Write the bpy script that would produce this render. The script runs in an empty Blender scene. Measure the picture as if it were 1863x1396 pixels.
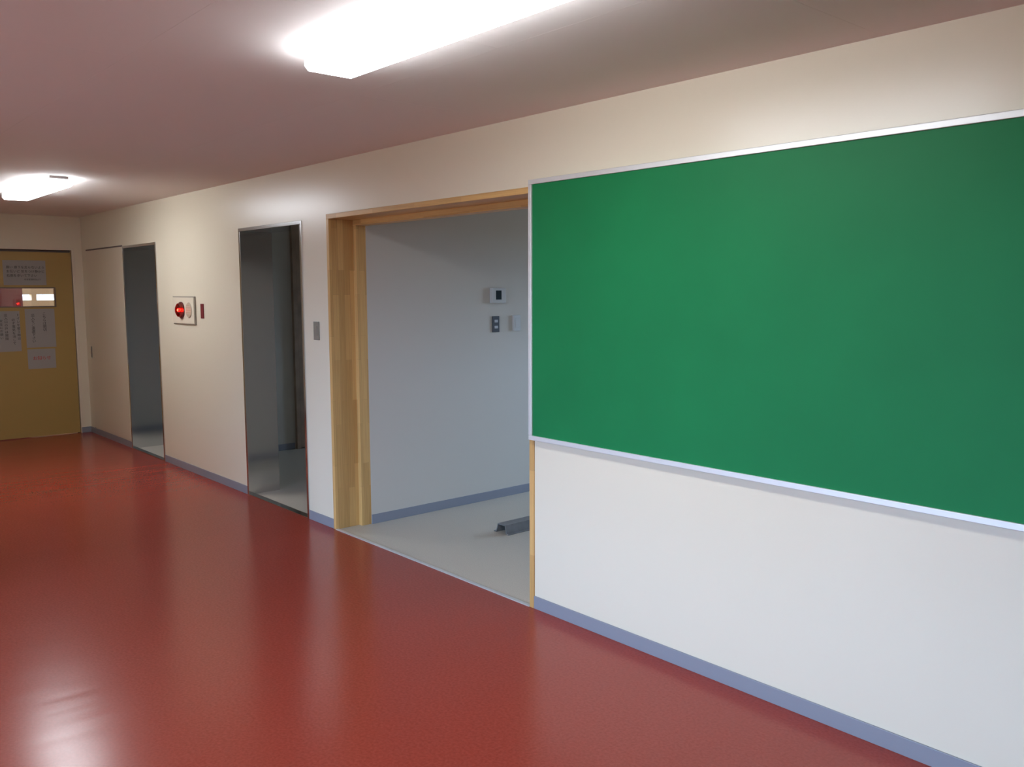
import bpy, bmesh, math, random
from mathutils import Vector, Matrix

S = bpy.context.scene
C = S.collection
random.seed(4)

# ------------------------------------------------------------------ camera
F_PX = 1586.0
PITCH, ROLL, YAW = -0.1067, -0.0038, -0.8512
cam_d = bpy.data.cameras.new('camera')
cam_d.sensor_fit = 'HORIZONTAL'
cam_d.sensor_width = 36.0
cam_d.lens = F_PX / 1863.0 * 36.0
cam_d.clip_start = 0.05
cam = bpy.data.objects.new('camera', cam_d)
C.objects.link(cam)
fw = Vector((math.sin(YAW) * math.cos(PITCH), math.cos(YAW) * math.cos(PITCH), math.sin(PITCH)))
r0 = Vector((math.cos(YAW), -math.sin(YAW), 0))
u0 = r0.cross(fw)
rt = r0 * math.cos(ROLL) + u0 * math.sin(ROLL)
up = -r0 * math.sin(ROLL) + u0 * math.cos(ROLL)
m = Matrix((rt, up, -fw)).transposed().to_4x4()
m.translation = Vector((0, -2.8035, 1.55))
cam.matrix_world = m
S.camera = cam

# ------------------------------------------------------------------ view
S.view_settings.view_transform = 'Standard'
S.view_settings.look = 'None'
S.view_settings.gamma = 1.0
S.view_settings.use_curve_mapping = False
S.view_settings.exposure = 0.0

# ------------------------------------------------------------------ light
SKY = 21.0          # overcast sky outside the added hall and room windows
LAMP = 30.0        # ceiling lamps
SIDE_Y = -2.45     # wall of the corridor opposite the openings
HALL_X = -5.0      # right of this opens an unseen hall, added to let daylight in
BACK_Y = -6.0      # window wall of that added hall, behind the camera
ADDED_WIN = [(-4.85, -3.4), (-3.2, -1.75), (-1.55, -0.1)]  # unseen hall windows, added to supply daylight on the long wall
WIN_Z = (0.35, 2.20)
ROOM_Y = 4.6       # far wall of the rooms behind the long wall
ADDED_RWIN = [(-4.4, -2.6), (-6.9, -6.35), (-9.3, -8.5)]  # unseen windows, added to brighten the rooms behind the openings
RWIN_Z = (0.95, 2.0)

w = bpy.data.worlds.new('overcast sky')
S.world = w
w.use_nodes = True
nt = w.node_tree
nt.nodes.clear()
out = nt.nodes.new('ShaderNodeOutputWorld')
bg = nt.nodes.new('ShaderNodeBackground')
tc = nt.nodes.new('ShaderNodeTexCoord')
sep = nt.nodes.new('ShaderNodeSeparateXYZ')
ramp = nt.nodes.new('ShaderNodeValToRGB')
nt.links.new(tc.outputs['Generated'], sep.inputs[0])
ma = nt.nodes.new('ShaderNodeMath'); ma.operation = 'MULTIPLY_ADD'
ma.inputs[1].default_value = 0.5; ma.inputs[2].default_value = 0.5
nt.links.new(sep.outputs['Z'], ma.inputs[0])
nt.links.new(ma.outputs[0], ramp.inputs[0])
e = ramp.color_ramp.elements
e[0].position = 0.49; e[0].color = (0.10, 0.10, 0.09, 1)
e[1].position = 0.52; e[1].color = (0.56, 0.80, 1.20, 1)
nt.links.new(ramp.outputs[0], bg.inputs[0])
bg.inputs[1].default_value = SKY
nt.links.new(bg.outputs[0], out.inputs[0])

# portals: they only steer sampling of the sky through the added window openings
for (a, b) in ADDED_WIN:
    l = bpy.data.lights.new('window_portal', 'AREA')
    l.shape = 'RECTANGLE'
    l.size = b - a; l.size_y = WIN_Z[1] - WIN_Z[0]
    l.cycles.is_portal = True
    o = bpy.data.objects.new('window_portal', l)
    C.objects.link(o)
    o.location = ((a + b) / 2, BACK_Y - 0.16, sum(WIN_Z) / 2)
    o.rotation_euler = (math.radians(90), 0, 0)
for (a, b) in ADDED_RWIN:
    l = bpy.data.lights.new('window_portal', 'AREA')
    l.shape = 'RECTANGLE'
    l.size = b - a; l.size_y = RWIN_Z[1] - RWIN_Z[0]
    l.cycles.is_portal = True
    o = bpy.data.objects.new('window_portal', l)
    C.objects.link(o)
    o.location = ((a + b) / 2, ROOM_Y + 0.11, sum(RWIN_Z) / 2)
    o.rotation_euler = (math.radians(-90), 0, 0)

# ------------------------------------------------------------------ helpers
def bx(bm, x0, x1, y0, y1, z0, z1):
    vs = [bm.verts.new(p) for p in ((x0, y0, z0), (x1, y0, z0), (x1, y1, z0), (x0, y1, z0),
                                    (x0, y0, z1), (x1, y0, z1), (x1, y1, z1), (x0, y1, z1))]
    for f in ((3, 2, 1, 0), (4, 5, 6, 7), (0, 1, 5, 4), (1, 2, 6, 5), (2, 3, 7, 6), (3, 0, 4, 7)):
        bm.faces.new([vs[i] for i in f])
    return vs


def boxes(*bs, bev=0.0, seg=2):
    bm = bmesh.new()
    for b in bs:
        bx(bm, *b)
    if bev:
        bmesh.ops.bevel(bm, geom=bm.edges[:], offset=bev, segments=seg, affect='EDGES', profile=0.5)
    return bm


def obj(name, bm, mat, parent=None, smooth=False):
    me = bpy.data.meshes.new(name)
    bmesh.ops.recalc_face_normals(bm, faces=bm.faces[:])
    bm.to_mesh(me)
    bm.free()
    if mat:
        me.materials.append(mat)
    if smooth:
        for p in me.polygons:
            p.use_smooth = True
    o = bpy.data.objects.new(name, me)
    C.objects.link(o)
    if parent:
        o.parent = parent
        root = parent
        loc = Vector()
        while root:
            loc += root.location
            root = root.parent
        me.transform(Matrix.Translation(-loc))
    return o


def thing(name, label, cat, loc=(0, 0, 0), group=None):
    o = bpy.data.objects.new(name, None)
    o.empty_display_size = 0.1
    C.objects.link(o)
    o.location = loc
    o['label'] = label
    o['category'] = cat
    if group:
        o['group'] = group
    return o


def sroot(name, loc=(0, 0, 0)):
    o = bpy.data.objects.new(name, None)
    o.empty_display_size = 0.1
    C.objects.link(o)
    o.location = loc
    o['kind'] = 'structure'
    return o


def struct(name, bm, mat, smooth=False):
    o = obj(name, bm, mat, None, smooth)
    o['kind'] = 'structure'
    return o


def disc(bm, c, r, h, axis='y', n=40, r2=None):
    """short cylinder / cone frustum; starts at c, runs h along the axis"""
    r2 = r if r2 is None else r2
    rot = {'y': Matrix.Rotation(math.radians(-90), 4, 'X'), 'x': Matrix.Rotation(math.radians(90), 4, 'Y'), 'z': Matrix()}[axis]
    res = bmesh.ops.create_cone(bm, cap_ends=True, segments=n, radius1=r, radius2=r2, depth=abs(h))
    v = res['verts']
    bmesh.ops.translate(bm, verts=v, vec=(0, 0, abs(h) / 2))
    if h < 0:
        bmesh.ops.rotate(bm, verts=v, matrix=Matrix.Rotation(math.pi, 3, 'X'))
    bmesh.ops.transform(bm, verts=v, matrix=Matrix.Translation(c) @ rot)


def text_part(name, s, size, loc, mat, parent, align='LEFT', spacing=1.0, xs=1.0):
    """flat lettering lying on the end-wall door (faces +x)"""
    cu = bpy.data.curves.new(name, 'FONT')
    cu.body = s
    cu.size = size
    cu.align_x = align
    cu.align_y = 'TOP'
    cu.space_line = spacing
    cu.extrude = 0.0002
    cu.resolution_u = 2
    t = bpy.data.objects.new('tmp_text', cu)
    C.objects.link(t)
    dg = bpy.context.evaluated_depsgraph_get()
    dg.update()
    me = bpy.data.meshes.new_from_object(t.evaluated_get(dg))
    bpy.data.objects.remove(t)
    bpy.data.curves.remove(cu)
    mw = Matrix.Translation(loc) @ Matrix.Rotation(math.radians(90), 4, 'Z') @ Matrix.Rotation(math.radians(90), 4, 'X') @ Matrix.Diagonal((xs, 1, 1, 1))
    me.transform(Matrix.Translation(-parent.location) @ mw)
    me.name = name
    me.materials.clear()
    me.materials.append(mat)
    o = bpy.data.objects.new(name, me)
    C.objects.link(o)
    o.parent = parent
    return o


# ------------------------------------------------------------------ materials
def mat(name, col, rough=0.5, metal=0.0, spec=0.5, noise=0.0, nscale=60.0, bump=0.0, bscale=200.0, coat=0.0, coat_rough=0.1):
    M = bpy.data.materials.new(name)
    M.use_nodes = True
    t = M.node_tree
    b = t.nodes['Principled BSDF']
    b.inputs['Base Color'].default_value = (*col, 1)
    b.inputs['Roughness'].default_value = rough
    b.inputs['Metallic'].default_value = metal
    b.inputs['Specular IOR Level'].default_value = spec
    b.inputs['Coat Weight'].default_value = coat
    b.inputs['Coat Roughness'].default_value = coat_rough
    tcn = t.nodes.new('ShaderNodeTexCoord')
    if noise:
        n = t.nodes.new('ShaderNodeTexNoise')
        n.inputs['Scale'].default_value = nscale
        n.inputs['Detail'].default_value = 4
        t.links.new(tcn.outputs['Object'], n.inputs['Vector'])
        r = t.nodes.new('ShaderNodeValToRGB')
        r.color_ramp.elements[0].position = 0.3
        r.color_ramp.elements[1].position = 0.7
        r.color_ramp.elements[0].color = (*[c * (1 - noise) for c in col], 1)
        r.color_ramp.elements[1].color = (*[min(1, c * (1 + noise)) for c in col], 1)
        t.links.new(n.outputs['Fac'], r.inputs[0])
        t.links.new(r.outputs[0], b.inputs['Base Color'])
    if bump:
        n2 = t.nodes.new('ShaderNodeTexNoise')
        n2.inputs['Scale'].default_value = bscale
        n2.inputs['Detail'].default_value = 2
        t.links.new(tcn.outputs['Object'], n2.inputs['Vector'])
        bp = t.nodes.new('ShaderNodeBump')
        bp.inputs['Strength'].default_value = bump
        bp.inputs['Distance'].default_value = 0.002
        t.links.new(n2.outputs['Fac'], bp.inputs['Height'])
        t.links.new(bp.outputs[0], b.inputs['Normal'])
    return M


def emit(name, col, strength):
    M = bpy.data.materials.new(name)
    M.use_nodes = True
    t = M.node_tree
    t.nodes.clear()
    o = t.nodes.new('ShaderNodeOutputMaterial')
    e_ = t.nodes.new('ShaderNodeEmission')
    e_.inputs[0].default_value = (*col, 1)
    e_.inputs[1].default_value = strength
    t.links.new(e_.outputs[0], o.inputs[0])
    return M


def glass(name, tint, gloss=0.08):
    M = bpy.data.materials.new(name)
    M.use_nodes = True
    t = M.node_tree
    t.nodes.clear()
    o = t.nodes.new('ShaderNodeOutputMaterial')
    a = t.nodes.new('ShaderNodeBsdfTransparent')
    a.inputs[0].default_value = (*tint, 1)
    g = t.nodes.new('ShaderNodeBsdfGlossy')
    g.inputs['Roughness'].default_value = 0.03
    mx = t.nodes.new('ShaderNodeMixShader')
    mx.inputs[0].default_value = gloss
    t.links.new(a.outputs[0], mx.inputs[1])
    t.links.new(g.outputs[0], mx.inputs[2])
    t.links.new(mx.outputs[0], o.inputs[0])
    return M


def wood(name, order):
    """glued laminated timber: staves with finger joints, long axis first in order"""
    M = bpy.data.materials.new(name)
    M.use_nodes = True
    t = M.node_tree
    b = t.nodes['Principled BSDF']
    b.inputs['Roughness'].default_value = 0.38
    tcn = t.nodes.new('ShaderNodeTexCoord')
    sp = t.nodes.new('ShaderNodeSeparateXYZ')
    t.links.new(tcn.outputs['Object'], sp.inputs[0])
    add = t.nodes.new('ShaderNodeMath')
    t.links.new(sp.outputs[order[1]], add.inputs[0])
    t.links.new(sp.outputs[order[2]], add.inputs[1])
    cb = t.nodes.new('ShaderNodeCombineXYZ')
    t.links.new(sp.outputs[order[0]], cb.inputs[0])
    t.links.new(add.outputs[0], cb.inputs[1])
    br = t.nodes.new('ShaderNodeTexBrick')
    br.inputs['Scale'].default_value = 1.0
    br.inputs['Brick Width'].default_value = 0.42
    br.inputs['Row Height'].default_value = 0.042
    br.inputs['Mortar Size'].default_value = 0.0004
    br.offset = 0.37
    br.inputs['Color1'].default_value = (0.53, 0.305, 0.105, 1)
    br.inputs['Color2'].default_value = (0.67, 0.41, 0.155, 1)
    br.inputs['Mortar'].default_value = (0.40, 0.24, 0.10, 1)
    t.links.new(cb.outputs[0], br.inputs['Vector'])
    mp = t.nodes.new('ShaderNodeMapping')
    mp.inputs['Scale'].default_value = (1.6, 60, 1)
    t.links.new(cb.outputs[0], mp.inputs[0])
    n = t.nodes.new('ShaderNodeTexNoise')
    n.inputs['Scale'].default_value = 2.5
    n.inputs['Detail'].default_value = 5
    t.links.new(mp.outputs[0], n.inputs['Vector'])
    mx = t.nodes.new('ShaderNodeMixRGB')
    mx.blend_type = 'OVERLAY'
    mx.inputs[0].default_value = 0.30
    t.links.new(br.outputs['Color'], mx.inputs[1])
    t.links.new(n.outputs['Fac'], mx.inputs[2])
    t.links.new(mx.outputs[0], b.inputs['Base Color'])
    return M


M_wall = mat('ivory_wall_paint', (0.745, 0.672, 0.530), 0.29, spec=0.5, bump=0.06, bscale=140)
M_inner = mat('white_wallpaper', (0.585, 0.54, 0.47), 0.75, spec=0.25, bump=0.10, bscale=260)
M_ceil = mat('painted_ceiling_board', (0.79, 0.735, 0.70), 0.85, spec=0.2, bump=0.05, bscale=90)
M_gap = mat('dark_joint', (0.16, 0.13, 0.12), 0.9)
M_base = mat('grey_vinyl_skirting', (0.24, 0.25, 0.288), 0.4)
M_inner_floor = mat('grey_speckled_vinyl', (0.54, 0.49, 0.405), 0.42, noise=0.10, nscale=160)
M_steel = mat('polished_stainless', (0.68, 0.68, 0.68), 0.13, metal=1.0, bump=0.03, bscale=6)
M_alu = mat('anodised_aluminium', (0.72, 0.72, 0.71), 0.48, metal=0.5)
M_board = mat('green_chalkboard_enamel', (0.009, 0.178, 0.056), 0.5, spec=0.16, noise=0.05, nscale=3)
M_cream_door = mat('mustard_painted_door', (0.39, 0.26, 0.080), 0.45)
M_fire_door = mat('ivory_steel_door_paint', (0.73, 0.65, 0.52), 0.29)
M_paper = mat('white_paper', (0.33, 0.315, 0.30), 0.8)
M_ink = mat('black_ink', (0.02, 0.02, 0.02), 0.7)
M_red_ink = mat('red_ink', (0.45, 0.03, 0.02), 0.7)
M_white_metal = mat('white_enamelled_metal', (0.80, 0.80, 0.80), 0.4)
M_ivory = mat('ivory_plastic', (0.70, 0.63, 0.50), 0.35)
M_ivory_dark = mat('beige_grille', (0.46, 0.38, 0.28), 0.5)
M_slot = mat('beige_slot', (0.38, 0.31, 0.22), 0.6)
M_box_edge_shade = mat('painted_edge_shade', (0.27, 0.23, 0.18), 0.6)  # dark outline of the ivory alarm box: painted edge shade and joint
M_darkred = mat('dark_red_plastic', (0.10, 0.012, 0.015), 0.3)
M_red_plate = mat('maroon_plate', (0.16, 0.018, 0.022), 0.45)
M_grey_metal = mat('brushed_grey_metal', (0.27, 0.25, 0.205), 0.5, metal=0.25)
M_dark_plastic = mat('charcoal_plastic', (0.05, 0.05, 0.055), 0.4)
M_rocker = mat('pale_rocker', (0.45, 0.45, 0.46), 0.4)
M_screen = mat('dark_lcd', (0.02, 0.03, 0.035), 0.2)
M_off_white = mat('off_white_plastic', (0.50, 0.49, 0.46), 0.4)
M_channel = mat('grey_steel_channel', (0.17, 0.17, 0.17), 0.45, noise=0.15, nscale=20)
M_red_locker = mat('red_locker_paint', (0.20, 0.035, 0.03), 0.5)
M_beyond = mat('peach_wall', (0.80, 0.58, 0.34), 0.7)
M_dark_wood = mat('brown_door_veneer', (0.36, 0.25, 0.17), 0.5, noise=0.15, nscale=8)
M_lamp = emit('lamp_diffuser_glow', (0.90, 0.95, 1.0), LAMP)
M_bulb = emit('alarm_bulb_glow', (1.0, 0.38, 0.26), 60.0)
M_red_lens = glass('red_lens', (0.75, 0.03, 0.02), 0.10)
M_pane = glass('clear_pane', (0.93, 0.95, 0.95), 0.06)
WOOD_V = wood('laminated_timber_upright', (2, 0, 1))
WOOD_H = wood('laminated_timber_head', (0, 1, 2))


def red_floor():
    M = bpy.data.materials.new('red_vinyl_sheet')
    M.use_nodes = True
    t = M.node_tree
    b = t.nodes['Principled BSDF']
    tcn = t.nodes.new('ShaderNodeTexCoord')
    n = t.nodes.new('ShaderNodeTexNoise')
    n.inputs['Scale'].default_value = 90
    n.inputs['Detail'].default_value = 4
    t.links.new(tcn.outputs['Object'], n.inputs['Vector'])
    r = t.nodes.new('ShaderNodeValToRGB')
    r.color_ramp.elements[0].position = 0.3
    r.color_ramp.elements[1].position = 0.7
    r.color_ramp.elements[0].color = (0.275, 0.038, 0.022, 1)
    r.color_ramp.elements[1].color = (0.345, 0.053, 0.033, 1)
    t.links.new(n.outputs['Fac'], r.inputs[0])
    t.links.new(r.outputs[0], b.inputs['Base Color'])
    b.inputs['Roughness'].default_value = 0.225
    b.inputs['Specular IOR Level'].default_value = 0.30
    # slow ripples of the sheet, running across the corridor
    mp = t.nodes.new('ShaderNodeMapping')
    mp.inputs['Rotation'].default_value = (0, 0, math.radians(4))
    mp.inputs['Scale'].default_value = (3.6, 0.7, 1)
    t.links.new(tcn.outputs['Object'], mp.inputs[0])
    n2 = t.nodes.new('ShaderNodeTexNoise')
    n2.inputs['Scale'].default_value = 1.6
    n2.inputs['Detail'].default_value = 2
    t.links.new(mp.outputs[0], n2.inputs['Vector'])
    bp = t.nodes.new('ShaderNodeBump')
    bp.inputs['Strength'].default_value = 0.26
    bp.inputs['Distance'].default_value = 0.008
    t.links.new(n2.outputs['Fac'], bp.inputs['Height'])
    t.links.new(bp.outputs[0], b.inputs['Normal'])
    return M


M_floor = red_floor()

# ------------------------------------------------------------------ setting: shell
XL, XR = -10.3, 5.0
ZC = 2.355
T = 0.24                     # thickness of the long wall
struct('floor', boxes((XL - 3.4, XR, BACK_Y - 0.15, 0.0, -0.12, 0.0)), M_floor)
struct('floor', boxes((XL - 0.15, XR, 0.0, ROOM_Y, -0.12, 0.0)), M_inner_floor)

# ceiling of the corridor: boards with hairline joints on a backing
ceil = struct('ceiling', boxes((XL - 3.4, XR + .15, BACK_Y - 0.15, ROOM_Y + .1, ZC + 0.008, ZC + 0.15)), M_ceil)
rows = [(-6.0, -5.395), (-5.395, -4.485), (-4.485, -3.575), (-3.575, -2.665), (-2.665, -1.755), (-1.755, -0.845), (-0.845, 0.0)]
G = 0.0004
for ri, (ya, yb) in enumerate(rows):
    first = -1.39 + (0.91 if ri % 2 else 0.0)
    left = XL if yb > SIDE_Y else HALL_X
    cuts = [first + 1.82 * k for k in range(-8, 8)]
    cuts = [left] + [c for c in cuts if left + 0.1 < c < XR - 0.1] + [XR]
    for a, b in zip(cuts, cuts[1:]):
        y0 = max(ya, SIDE_Y) if b < HALL_X else ya
        obj('ceiling_panel', boxes((a + G, b - G, y0 + G, yb - (G if yb < 0 else 0), ZC, ZC + 0.009)), M_ceil, ceil)
obj('ceiling_panel', boxes((XL - .15, XR, T, ROOM_Y, ZC, ZC + 0.009)), M_ceil, ceil)
obj('ceiling_panel', boxes((XL - 3.4, XL - .15, BACK_Y, ROOM_Y, ZC, ZC + 0.009)), M_ceil, ceil)

# long wall with its three openings
O1, O2, O3 = (-8.93, -8.02), (-6.272, -5.300), (-4.966, -3.035)
H1, H2, H3 = 1.990, 2.013, 2.030
ws = []
edges = [XL - .15, O1[0], O1[1], O2[0], O2[1], O3[0], O3[1], XR]
for i in range(0, 8, 2):
    ws.append((edges[i], edges[i + 1], 0, T, 0, ZC))
for (a, b), h in ((O1, H1), (O2, H2), (O3, H3)):
    ws.append((a, b, 0, T, h, ZC))
struct('wall_front', boxes(*ws), M_wall)

# end wall with the door opening
DY0, DY1, DH = -1.93, -0.100, 2.000
struct('wall_left', boxes((XL - .15, XL, SIDE_Y, DY0, 0, ZC), (XL - .15, XL, DY1, 0, 0, ZC), (XL - .15, XL, DY0, DY1, DH, ZC)), M_wall)
# window wall of the added hall behind the camera, and the near end
bw = [(HALL_X - .15, XR, BACK_Y - .15, BACK_Y, 0, WIN_Z[0]), (HALL_X - .15, XR, BACK_Y - .15, BACK_Y, WIN_Z[1], ZC)]
xs = [HALL_X - .15] + [v for p in ADDED_WIN for v in p] + [XR]
for i in range(0, len(xs), 2):
    bw.append((xs[i], xs[i + 1], BACK_Y - .15, BACK_Y, WIN_Z[0], WIN_Z[1]))
struct('wall_back', boxes(*bw), M_wall)
struct('wall_side', boxes((XL - .15, HALL_X, SIDE_Y - .15, SIDE_Y, 0, ZC), (HALL_X - .15, HALL_X, BACK_Y, SIDE_Y - .15, 0, ZC)), M_wall)
struct('wall_right', boxes((XR, XR + .15, BACK_Y - .15, ROOM_Y + .1, 0, ZC)), M_wall)
for i, (a, b) in enumerate(ADDED_WIN):
    f = 0.035
    wn = sroot('window_%d' % (i + 1), ((a + b) / 2, BACK_Y, WIN_Z[0]))  # unseen window, added as a daylight source
    z0, z1 = WIN_Z
    obj('window_frame', boxes((a, b, BACK_Y - .12, BACK_Y - .05, z0, z0 + f), (a, b, BACK_Y - .12, BACK_Y - .05, z1 - f, z1),
                              (a, a + f, BACK_Y - .12, BACK_Y - .05, z0 + f, z1 - f), (b - f, b, BACK_Y - .12, BACK_Y - .05, z0 + f, z1 - f),
                              ((a + b) / 2 - f / 2, (a + b) / 2 + f / 2, BACK_Y - .12, BACK_Y - .05, z0 + f, z1 - f)), M_alu, wn)
    for s in (0, 1):
        xa = a + f if s == 0 else (a + b) / 2 + f / 2
        xb = (a + b) / 2 - f / 2 if s == 0 else b - f
        obj('pane', boxes((xa, xb, BACK_Y - .09, BACK_Y - .085, z0 + f, z1 - f)), M_pane, wn)

# rooms behind the long wall
IWX = -4.9                   # left wall of the big room
struct('wall_room_left', boxes((IWX - .12, IWX, T, ROOM_Y, 0, ZC)), M_inner)
rb = [(XL - .15, XR, ROOM_Y, ROOM_Y + .1, 0, RWIN_Z[0]), (XL - .15, XR, ROOM_Y, ROOM_Y + .1, RWIN_Z[1], ZC)]
xs = [XL - .15] + [v for p in sorted(ADDED_RWIN) for v in p] + [XR]
for i in range(0, len(xs), 2):
    rb.append((xs[i], xs[i + 1], ROOM_Y, ROOM_Y + .1, RWIN_Z[0], RWIN_Z[1]))
struct('wall_room_back', boxes(*rb), M_inner)
for i, (a, b) in enumerate(ADDED_RWIN):
    wn = sroot('window_%d' % (i + 7), ((a + b) / 2, ROOM_Y, RWIN_Z[0]))  # unseen window, added as dim fill for the room
    z0, z1 = RWIN_Z
    obj('window_frame', boxes((a, b, ROOM_Y + .02, ROOM_Y + .08, z0, z0 + .03), (a, b, ROOM_Y + .02, ROOM_Y + .08, z1 - .03, z1),
                              (a, a + .03, ROOM_Y + .02, ROOM_Y + .08, z0 + .03, z1 - .03), (b - .03, b, ROOM_Y + .02, ROOM_Y + .08, z0 + .03, z1 - .03)), M_alu, wn)
    obj('pane', boxes((a + .03, b - .03, ROOM_Y + .048, ROOM_Y + .052, z0 + .03, z1 - .03)), M_pane, wn)
VX = -7.80                   # left wall of the vestibule behind the second opening
struct('wall_vestibule_left', boxes((VX - .12, VX, T, ROOM_Y, 0, ZC)), M_inner)
struct('wall_store_left', boxes((XL - .15, XL, T, ROOM_Y, 0, ZC)), M_inner)

# skirting
BZ, BT = 0.063, 0.007
bl = []
for (a, b) in ((XL, O1[0]), (O1[1], O2[0]), (O2[1], O3[0]), (O3[1], XR)):
    bl.append(struct('baseboard_front', boxes((a, b, -BT, 0, 0, BZ), bev=0.0015), M_base))
struct('baseboard_left', boxes((XL, XL + BT, DY1, -BT, 0, BZ), bev=0.0015), M_base)
struct('baseboard_left', boxes((XL, XL + BT, SIDE_Y, DY0, 0, BZ), bev=0.0015), M_base)
struct('baseboard_side', boxes((XL + BT, HALL_X, SIDE_Y, SIDE_Y + BT, 0, BZ), bev=0.0015), M_base)
struct('baseboard_back', boxes((HALL_X, XR, BACK_Y, BACK_Y + BT, 0, BZ), bev=0.0015), M_base)
struct('baseboard_room_left', boxes((IWX, IWX + BT, T, ROOM_Y, 0, BZ), bev=0.0015), M_base)
struct('baseboard_vestibule_right', boxes((IWX - .12 - BT, IWX - .12, T, ROOM_Y, 0, BZ), bev=0.0015), M_base)
struct('baseboard_vestibule_left', boxes((VX, VX + BT, T, 1.18, 0, BZ), bev=0.0015), M_base)
struct('baseboard_store_right', boxes((VX - .12 - BT, VX - .12, T, ROOM_Y, 0, BZ), bev=0.0015), M_base)
struct('baseboard_room_back', boxes((XL, XR, ROOM_Y - BT, ROOM_Y, 0, BZ), bev=0.0015), M_base)

# ------------------------------------------------------------------ wooden door frame (door_1)
a, b = O3
P = -0.008                   # how far the frame stands proud of the wall
FW = 0.030                   # face width
d1 = sroot('door_1', ((a + b) / 2, 0, 0))
obj('jamb', boxes((a, a + FW, P, 0.168, 0, H3 - FW), bev=0.002), WOOD_V, d1)
obj('jamb', boxes((b - FW, b, P, 0.168, 0, H3 - FW), bev=0.002), WOOD_V, d1)
obj('head', boxes((a, b, P, 0.168, H3 - FW, H3), bev=0.002), WOOD_H, d1)
SW = FW + 0.035
obj('stop', boxes((a, a + SW, 0.168, T + .01, 0, H3 - SW), bev=0.002), WOOD_V, d1)
obj('stop', boxes((b - SW, b, 0.168, T + .01, 0, H3 - SW), bev=0.002), WOOD_V, d1)
obj('stop', boxes((a, b, 0.168, T + .01, H3 - SW, H3), bev=0.002), WOOD_H, d1)
obj('threshold', boxes((a + FW, b - FW, -0.012, 0.012, 0.0005, 0.004), bev=0.001), M_alu, d1)

# ------------------------------------------------------------------ stainless lined openings (door_2, door_3)
def steel_opening(name, O, h, D=T + .008):
    a, b = O
    r = sroot(name, ((a + b) / 2, 0, 0))
    f = 0.024
    p = -0.008
    obj('jamb', boxes((a, a + f, p, D, 0, h - f), bev=0.0015), M_steel, r)
    obj('jamb', boxes((b - f, b, p, T + .008, 0, h - f), bev=0.0015), M_steel, r)
    obj('head', boxes((a, b, p, T + .008, h - f, h), bev=0.0015), M_steel, r)
    obj('threshold', boxes((a + f, b - f, -0.004, 0.045, 0.0005, 0.004), bev=0.001), M_steel, r)
    return r


steel_opening('door_2', O2, H2)
steel_opening('door_3', O1, H1, 0.46)
struct('wall_store_pier', boxes((O1[0] - .35, O1[0], T, 0.455, 0, ZC)), M_inner)

# brown door on the left wall of the vestibule
dv = sroot('door_6', (VX, 1.7, 0))
obj('leaf', boxes((VX, VX + .03, 1.235, 2.15, 0.01, 2.20), bev=0.002), M_dark_wood, dv)
obj('jamb', boxes((VX, VX + .04, 1.19, 1.23, 0, 2.25), bev=0.002), M_dark_wood, dv)
obj('jamb', boxes((VX, VX + .04, 2.155, 2.195, 0, 2.25), bev=0.002), M_dark_wood, dv)
obj('head', boxes((VX, VX + .04, 1.23, 2.155, 2.21, 2.25), bev=0.002), M_dark_wood, dv)

# ------------------------------------------------------------------ folded-back fire door leaf (door_4)
d4 = sroot('door_4', (-9.5, 0, 0))
obj('leaf', boxes((-10.135, -8.945, -0.006, 0.0, 0.072, 1.985), bev=0.0015), M_fire_door, d4)
obj('joint', boxes((-10.150, -10.135, -0.0015, 0.0, 0.064, 2.0), (-10.135, -8.945, -0.0015, 0.0, 1.985, 2.0)), M_gap, d4)
ph = obj('pull_handle', boxes((-10.125, -10.085, -0.010, -0.006, 0.835, 0.965), bev=0.0015), M_steel, d4)
obj('recess_shade', boxes((-10.117, -10.093, -0.0108, -0.0101, 0.845, 0.955)), M_gap, ph)  # flat dark plate, paints the shade inside the handle cup

# ------------------------------------------------------------------ end wall door (door_5)
d5 = sroot('door_5', (XL, -1.0, 0))
SL0, SL1, SZ0, SZ1 = -0.86, -0.292, 1.400, 1.588
LX0, LX1 = XL - 0.05, XL - 0.010
MID = -1.02
g = 0.006
obj('leaf', boxes((LX0, LX1, MID + g / 2, SL0, .008, DH - .03), (LX0, LX1, SL1, DY1 - .012, .008, DH - .03),
                  (LX0, LX1, SL0, SL1, .008, SZ0), (LX0, LX1, SL0, SL1, SZ1, DH - .03)), M_cream_door, d5)
obj('leaf', boxes((LX0, LX1, DY0 + .012, MID - g / 2, .008, DH - .03), bev=0.001), M_cream_door, d5)
obj('door_frame', boxes((XL - .09, XL + .006, DY1 - .006, DY1 + .022, 0, DH + .02), (XL - .09, XL + .006, DY0 - .022, DY0 + .006, 0, DH + .02),
                        (XL - .09, XL + .006, DY0 + .006, DY1 - .006, DH - .004, DH + .02), bev=0.001), M_fire_door, d5)
obj('reveal', boxes((XL - .12, XL - .06, DY1 - .012, DY1, 0, DH), (XL - .12, XL - .06, DY0, DY0 + .012, 0, DH), (XL - .12, XL - .06, DY0, DY1, DH - .03, DH)), M_gap, d5)
obj('window_pane', boxes((XL - .032, XL - .028, SL0, SL1, SZ0, SZ1)), M_pane, d5)
bdw = 0.010
obj('window_bead', boxes((LX1, LX1 + .004, SL0 - bdw, SL1 + bdw, SZ0 - bdw, SZ0), (LX1, LX1 + .004, SL0 - bdw, SL1 + bdw, SZ1, SZ1 + bdw),
                         (LX1, LX1 + .004, SL0 - bdw, SL0, SZ0, SZ1), (LX1, LX1 + .004, SL1, SL1 + bdw, SZ0, SZ1)), M_gap, d5)

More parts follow.
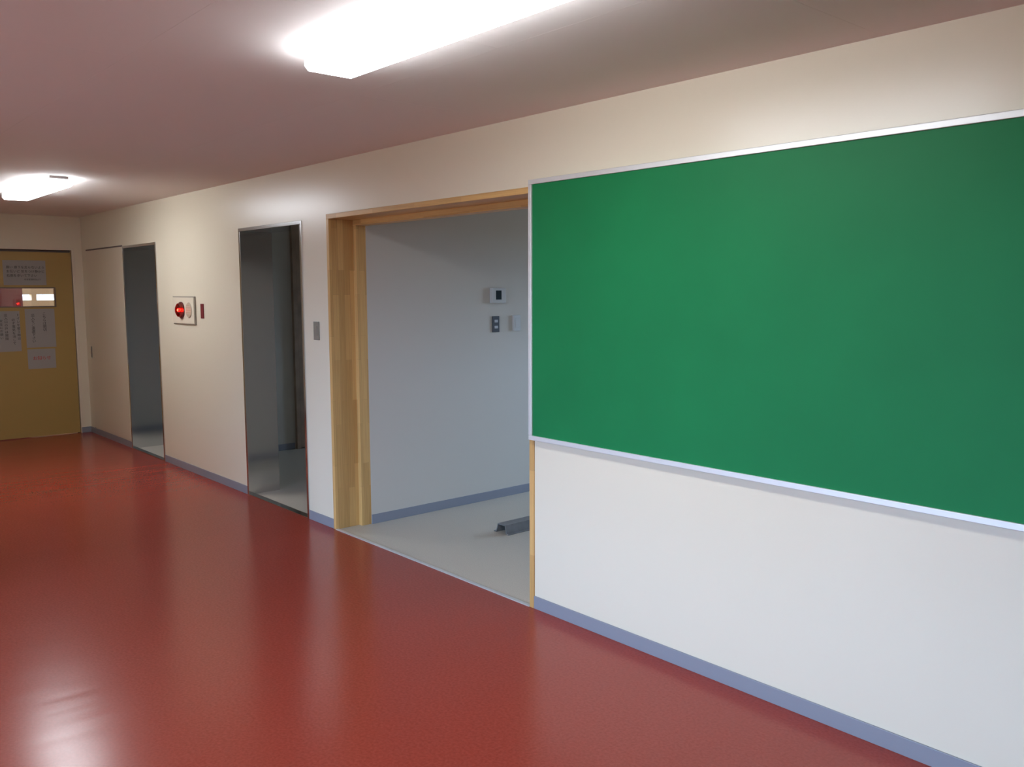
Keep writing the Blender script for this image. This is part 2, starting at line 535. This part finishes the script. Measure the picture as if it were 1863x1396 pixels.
# corridor beyond that door, seen through the slit
BX = -13.5
bwz = (1.435, 1.515)
bwy = [(0.02, 0.195), (0.255, 0.52)]
ys = [BACK_Y, bwy[0][0], bwy[0][1], bwy[1][0], bwy[1][1], ROOM_Y]
pcs = [(BX - .15, BX, BACK_Y, ROOM_Y, 0, bwz[0]), (BX - .15, BX, BACK_Y, ROOM_Y, bwz[1], ZC)]
for i in range(0, 6, 2):
    pcs.append((BX - .15, BX, ys[i], ys[i + 1], bwz[0], bwz[1]))
struct('wall_beyond', boxes(*pcs), M_beyond)
struct('floor', boxes((BX - .15, XL - .15, 0.0, ROOM_Y, -0.12, 0.0)), M_floor)
struct('wall_beyond_back', boxes((BX - .15, XL - .15, BACK_Y - .15, BACK_Y, 0, ZC)), M_beyond)
struct('wall_beyond_front', boxes((BX - .15, XL - .15, ROOM_Y, ROOM_Y + .1, 0, ZC)), M_beyond)
for i, (a, b) in enumerate(bwy):
    wn = sroot('window_%d' % (i + 5), (BX, (a + b) / 2, bwz[0]))
    obj('pane', boxes((BX - .09, BX - .085, a, b, bwz[0], bwz[1])), M_pane, wn)
lk = thing('locker', 'red locker seen through the slit window of the end door', 'locker', (-12.6, -.7, 0))
obj('body', boxes((-12.9, -12.32, -1.25, -.17, 0, 1.85), bev=.006), M_red_locker, lk)
for k in range(2):
    y0 = -1.245 + k * .54
    dd = obj('door', boxes((-12.32, -12.30, y0 + .005, y0 + .53, .03, 1.82), bev=.004), M_red_locker, lk)
    obj('handle', boxes((-12.30, -12.285, y0 + .46, y0 + .48, .9, 1.05), bev=.003), M_grey_metal, dd)

# ------------------------------------------------------------------ ceiling lamps
def lamp(x0, yc, label, L=1.27, group='surface-mounted corridor lamps'):
    r = thing('ceiling_lamp', label, 'ceiling light', (x0 + L / 2, yc, ZC), group)
    bm = bmesh.new()
    prof = [(-.062, 0), (.062, 0), (.062, -.018), (-.062, -.018)]
    loops = []
    for x in (x0 - .03, x0 + L + .03):
        loops.append([bm.verts.new((x, yc + p, ZC + q)) for p, q in prof])
    n = len(prof)
    for i in range(n):
        bm.faces.new((loops[0][i], loops[0][(i + 1) % n], loops[1][(i + 1) % n], loops[1][i]))
    bm.faces.new(loops[0]); bm.faces.new(loops[1][::-1])
    obj('base_plate', bm, M_white_metal, r)
    bm = bmesh.new()
    pr = [(-.096, -.018), (-.096, -.050), (-.082, -.064), (.082, -.064), (.096, -.050), (.096, -.018)]
    loops = []
    for x in (x0, x0 + L):
        loops.append([bm.verts.new((x, yc + p, ZC + q)) for p, q in pr])
    n = len(pr)
    for i in range(n):
        bm.faces.new((loops[0][i], loops[0][(i + 1) % n], loops[1][(i + 1) % n], loops[1][i]))
    bm.faces.new(loops[0]); bm.faces.new(loops[1][::-1])
    obj('diffuser', bm, M_lamp, r)
    return r


lamp(-2.745, -1.227, 'long lit ceiling lamp in front of the chalkboard, cut by the top edge')
lamp(-8.06, -1.085, 'lit ceiling lamp farther away, near the yellow end door')
lamp(-12.6, 0.6, 'unseen ceiling lamp added to light the space beyond the yellow end door', L=1.2)  # added out of view to brighten the wall behind the slit

# ------------------------------------------------------------------ chalkboard
BX0, BX1, BZ0, BZ1 = -3.048, 0.57, 0.838, 2.058
cb = thing('chalkboard', 'long green chalkboard in a slim aluminium frame on the ivory wall', 'chalkboard', ((BX0 + BX1) / 2, 0, BZ0))
rw, rp, rb_ = 0.022, -0.030, -0.0085
obj('writing_surface', boxes((BX0 + rw, BX1 - rw, -0.022, -0.009, BZ0 + rw, BZ1 - rw)), M_board, cb)
obj('frame_rail', boxes((BX0, BX1, rp, rb_, BZ1 - rw, BZ1), bev=0.002), M_alu, cb)
obj('frame_rail', boxes((BX0, BX1, rp, rb_, BZ0, BZ0 + rw), bev=0.002), M_alu, cb)
obj('frame_rail', boxes((BX0, BX0 + rw, rp, rb_, BZ0 + rw, BZ1 - rw), bev=0.002), M_alu, cb)
obj('frame_rail', boxes((BX1 - rw, BX1, rp, rb_, BZ0 + rw, BZ1 - rw), bev=0.002), M_alu, cb)

# ------------------------------------------------------------------ fire alarm box and the red plate beside it
ax0, ax1, az0, az1 = -7.640, -7.155, 1.272, 1.508
al = thing('fire_alarm_box', 'ivory fire alarm box with a glowing red lamp, between the two steel-lined openings', 'fire alarm', ((ax0 + ax1) / 2, 0, az0))
obj('body', boxes((ax0, ax1, -.012, -.0003, az0, az1), bev=.003), M_box_edge_shade, al)  # dark rim left round the cover paints the shaded box edges
obj('cover_plate', boxes((ax0 + .004, ax1 - .013, -.016, -.012, az0 + .007, az1 - .008), bev=.0015), M_ivory, al)
bm = bmesh.new(); disc(bm, (-7.435, -.016, 1.393), .070, -.010, 'y')
bz = obj('lamp_bezel', bm, M_darkred, al)
bm = bmesh.new()
disc(bm, (-7.435, -.026, 1.393), .060, -.022, 'y', r2=.056)
disc(bm, (-7.435, -.048, 1.393), .056, -.012, 'y', r2=.036)
obj('lamp_lens', bm, M_red_lens, al)
bm = bmesh.new()
bmesh.ops.create_uvsphere(bm, u_segments=16, v_segments=10, radius=.014)
bmesh.ops.translate(bm, verts=bm.verts[:], vec=(-7.435, -.040, 1.393))
obj('bulb', bm, M_bulb, al, True)
bm = bmesh.new(); disc(bm, (-7.272, -.016, 1.393), .066, -.006, 'y', r2=.060)
gr = obj('bell_grille', bm, M_ivory_dark, al)
for k in range(5):
    dz = (k - 2) * .020
    hw = math.sqrt(.050 ** 2 - dz ** 2)
    obj('slot', boxes((-7.272 - hw, -7.272 + hw, -.0228, -.0221, 1.393 + dz - .003, 1.393 + dz + .003)), M_slot, gr)
rp_ = obj('wall_plate', boxes((-7.052, -6.990, -.006, -.0003, 1.330, 1.449), bev=.002), M_red_plate)
rp_['label'] = 'small maroon upright plate on the wall just right of the fire alarm box'
rp_['category'] = 'sign'

# grey switch by the wooden frame
sw = thing('wall_switch', 'grey metal switch plate on the wall strip left of the wooden door frame', 'switch', (-5.13, 0, 1.23))
obj('plate', boxes((-5.166, -5.096, -.008, -.0003, 1.230, 1.351), bev=.002), M_grey_metal, sw)
obj('rocker', boxes((-5.146, -5.116, -.0105, -.008, 1.258, 1.323), bev=.0012), M_grey_metal, sw)

# ------------------------------------------------------------------ things on the big room's left wall
ic = thing('wall_controller', 'white wall controller with a small dark screen, above the two switches', 'controller', (IWX, 1.335, 1.457))
obj('body', boxes((IWX + .0003, IWX + .034, 1.276, 1.405, 1.457, 1.567), bev=.003), M_off_white, ic)
obj('screen', boxes((IWX + .034, IWX + .0355, 1.310, 1.362, 1.482, 1.548)), M_screen, ic)
s2 = thing('wall_switch', 'charcoal switch plate with two pale rockers, under the wall controller', 'switch', (IWX, 1.33, 1.245))
obj('plate', boxes((IWX + .0003, IWX + .010, 1.296, 1.362, 1.244, 1.361), bev=.002), M_dark_plastic, s2)
for zc in (1.281, 1.325):
    obj('rocker', boxes((IWX + .010, IWX + .013, 1.313, 1.345, zc - .010, zc + .010), bev=.001), M_rocker, s2)
s3 = thing('wall_switch', 'pale switch plate right of the charcoal one, beside the chalkboard edge', 'switch', (IWX, 1.53, 1.25))
obj('plate', boxes((IWX + .0003, IWX + .020, 1.494, 1.562, 1.248, 1.364), bev=.002), M_off_white, s3)
obj('rocker', boxes((IWX + .020, IWX + .022, 1.509, 1.548, 1.272, 1.340), bev=.001), M_off_white, s3)

# ------------------------------------------------------------------ low steel channel lying on the grey floor
ch = thing('steel_channel', 'low dark grey channel lying on the grey floor inside the wooden doorway', 'channel', (-4.14, .95, 0))
cy0, cy1 = .735, 1.35
cx0, cx1, chh, th = -4.185, -4.105, .060, .006
obj('top_plate', boxes((cx0, cx1, cy0, cy1, chh - th, chh), bev=.0015), M_channel, ch)
for s in (0, 1):
    bm = bmesh.new()
    xt = cx0 if s == 0 else cx1 - th
    lean = -.016 if s == 0 else .010
    vs = bx(bm, xt, xt + th, cy0, cy1, 0.0005, chh - th)
    for v in vs[:4]:
        v.co.x += lean
    obj('side_plate', bm, M_channel, ch)
    bm = bmesh.new()
    bx(bm, (xt + lean - .02) if s == 0 else xt + lean, (xt + lean + th) if s == 0 else xt + lean + .024, cy0, cy1, 0.0004, .006)
    obj('foot', bm, M_channel, ch)

# ------------------------------------------------------------------ notices on the end door
PX = LX1 + .0004
def notice(y0, y1, z0, z1, label):
    r = thing('paper_notice', label, 'notice', (PX, (y0 + y1) / 2, z0), 'notices on the yellow end door')
    bm = bmesh.new()
    n = 8
    top, bot, tb, bb = [], [], [], []
    for i in range(n + 1):
        y = y0 + (y1 - y0) * i / n
        dx = .0012 * math.sin(math.pi * i / n)
        top.append(bm.verts.new((PX + .0006 + dx, y, z1))); bot.append(bm.verts.new((PX + .0006 + dx * .6, y, z0)))
        tb.append(bm.verts.new((PX, y, z1))); bb.append(bm.verts.new((PX, y, z0)))
    for i in range(n):
        bm.faces.new((bot[i], bot[i + 1], top[i + 1], top[i]))
        bm.faces.new((bb[i], tb[i], tb[i + 1], bb[i + 1]))
        bm.faces.new((top[i], top[i + 1], tb[i + 1], tb[i]))
        bm.faces.new((bot[i + 1], bot[i], bb[i], bb[i + 1]))
    bm.faces.new((bot[0], top[0], tb[0], bb[0])); bm.faces.new((bot[n], bb[n], tb[n], top[n]))
    obj('sheet', bm, M_paper, r)
    return r


TX = PX + .0024
n1 = notice(-.768, -.365, 1.622, 1.880, 'wide white notice with four lines, above the slit window')
text_part('lettering', '願い 廊下を走らないよう\nお互いに 気をつけ静かに\n右側を歩いて下さい', .032, (TX, -.738, 1.822), M_ink, n1, spacing=1.35, xs=1.0)
text_part('lettering', '校舎管理担当より', .020, (TX, -.415, 1.690), M_ink, n1, align='RIGHT')
n2 = notice(-.590, -.305, .962, 1.372, 'white notice with two upright lines, under the right half of the slit window')
text_part('lettering', '\n'.join('こちらは閉切'), .036, (TX, -.425, 1.335), M_ink, n2, spacing=0.95)
text_part('lettering', '\n'.join('出入りご遠慮下さい'), .036, (TX, -.535, 1.320), M_ink, n2, spacing=0.95)
n3 = notice(-.960, -.640, .930, 1.352, 'white notice with several upright lines, under the left end of the slit window')
for (yy, dz, s) in ((-.658, 0, 'トイレを使う時は'), (-.704, .05, '必ず電気を消して'), (-.772, 0, '出入口の戸は開閉'), (-.818, .06, '安全にお願い')):
    text_part('lettering', '\n'.join(s), .032, (TX, yy - .014, 1.325 - dz), M_ink, n3, spacing=1.1)
n4 = notice(-.588, -.318, .735, .945, 'smaller white notice with one red line, lowest on the yellow door')
text_part('lettering', 'お知らせ', .044, (TX, -.540, .868), M_red_ink, n4)
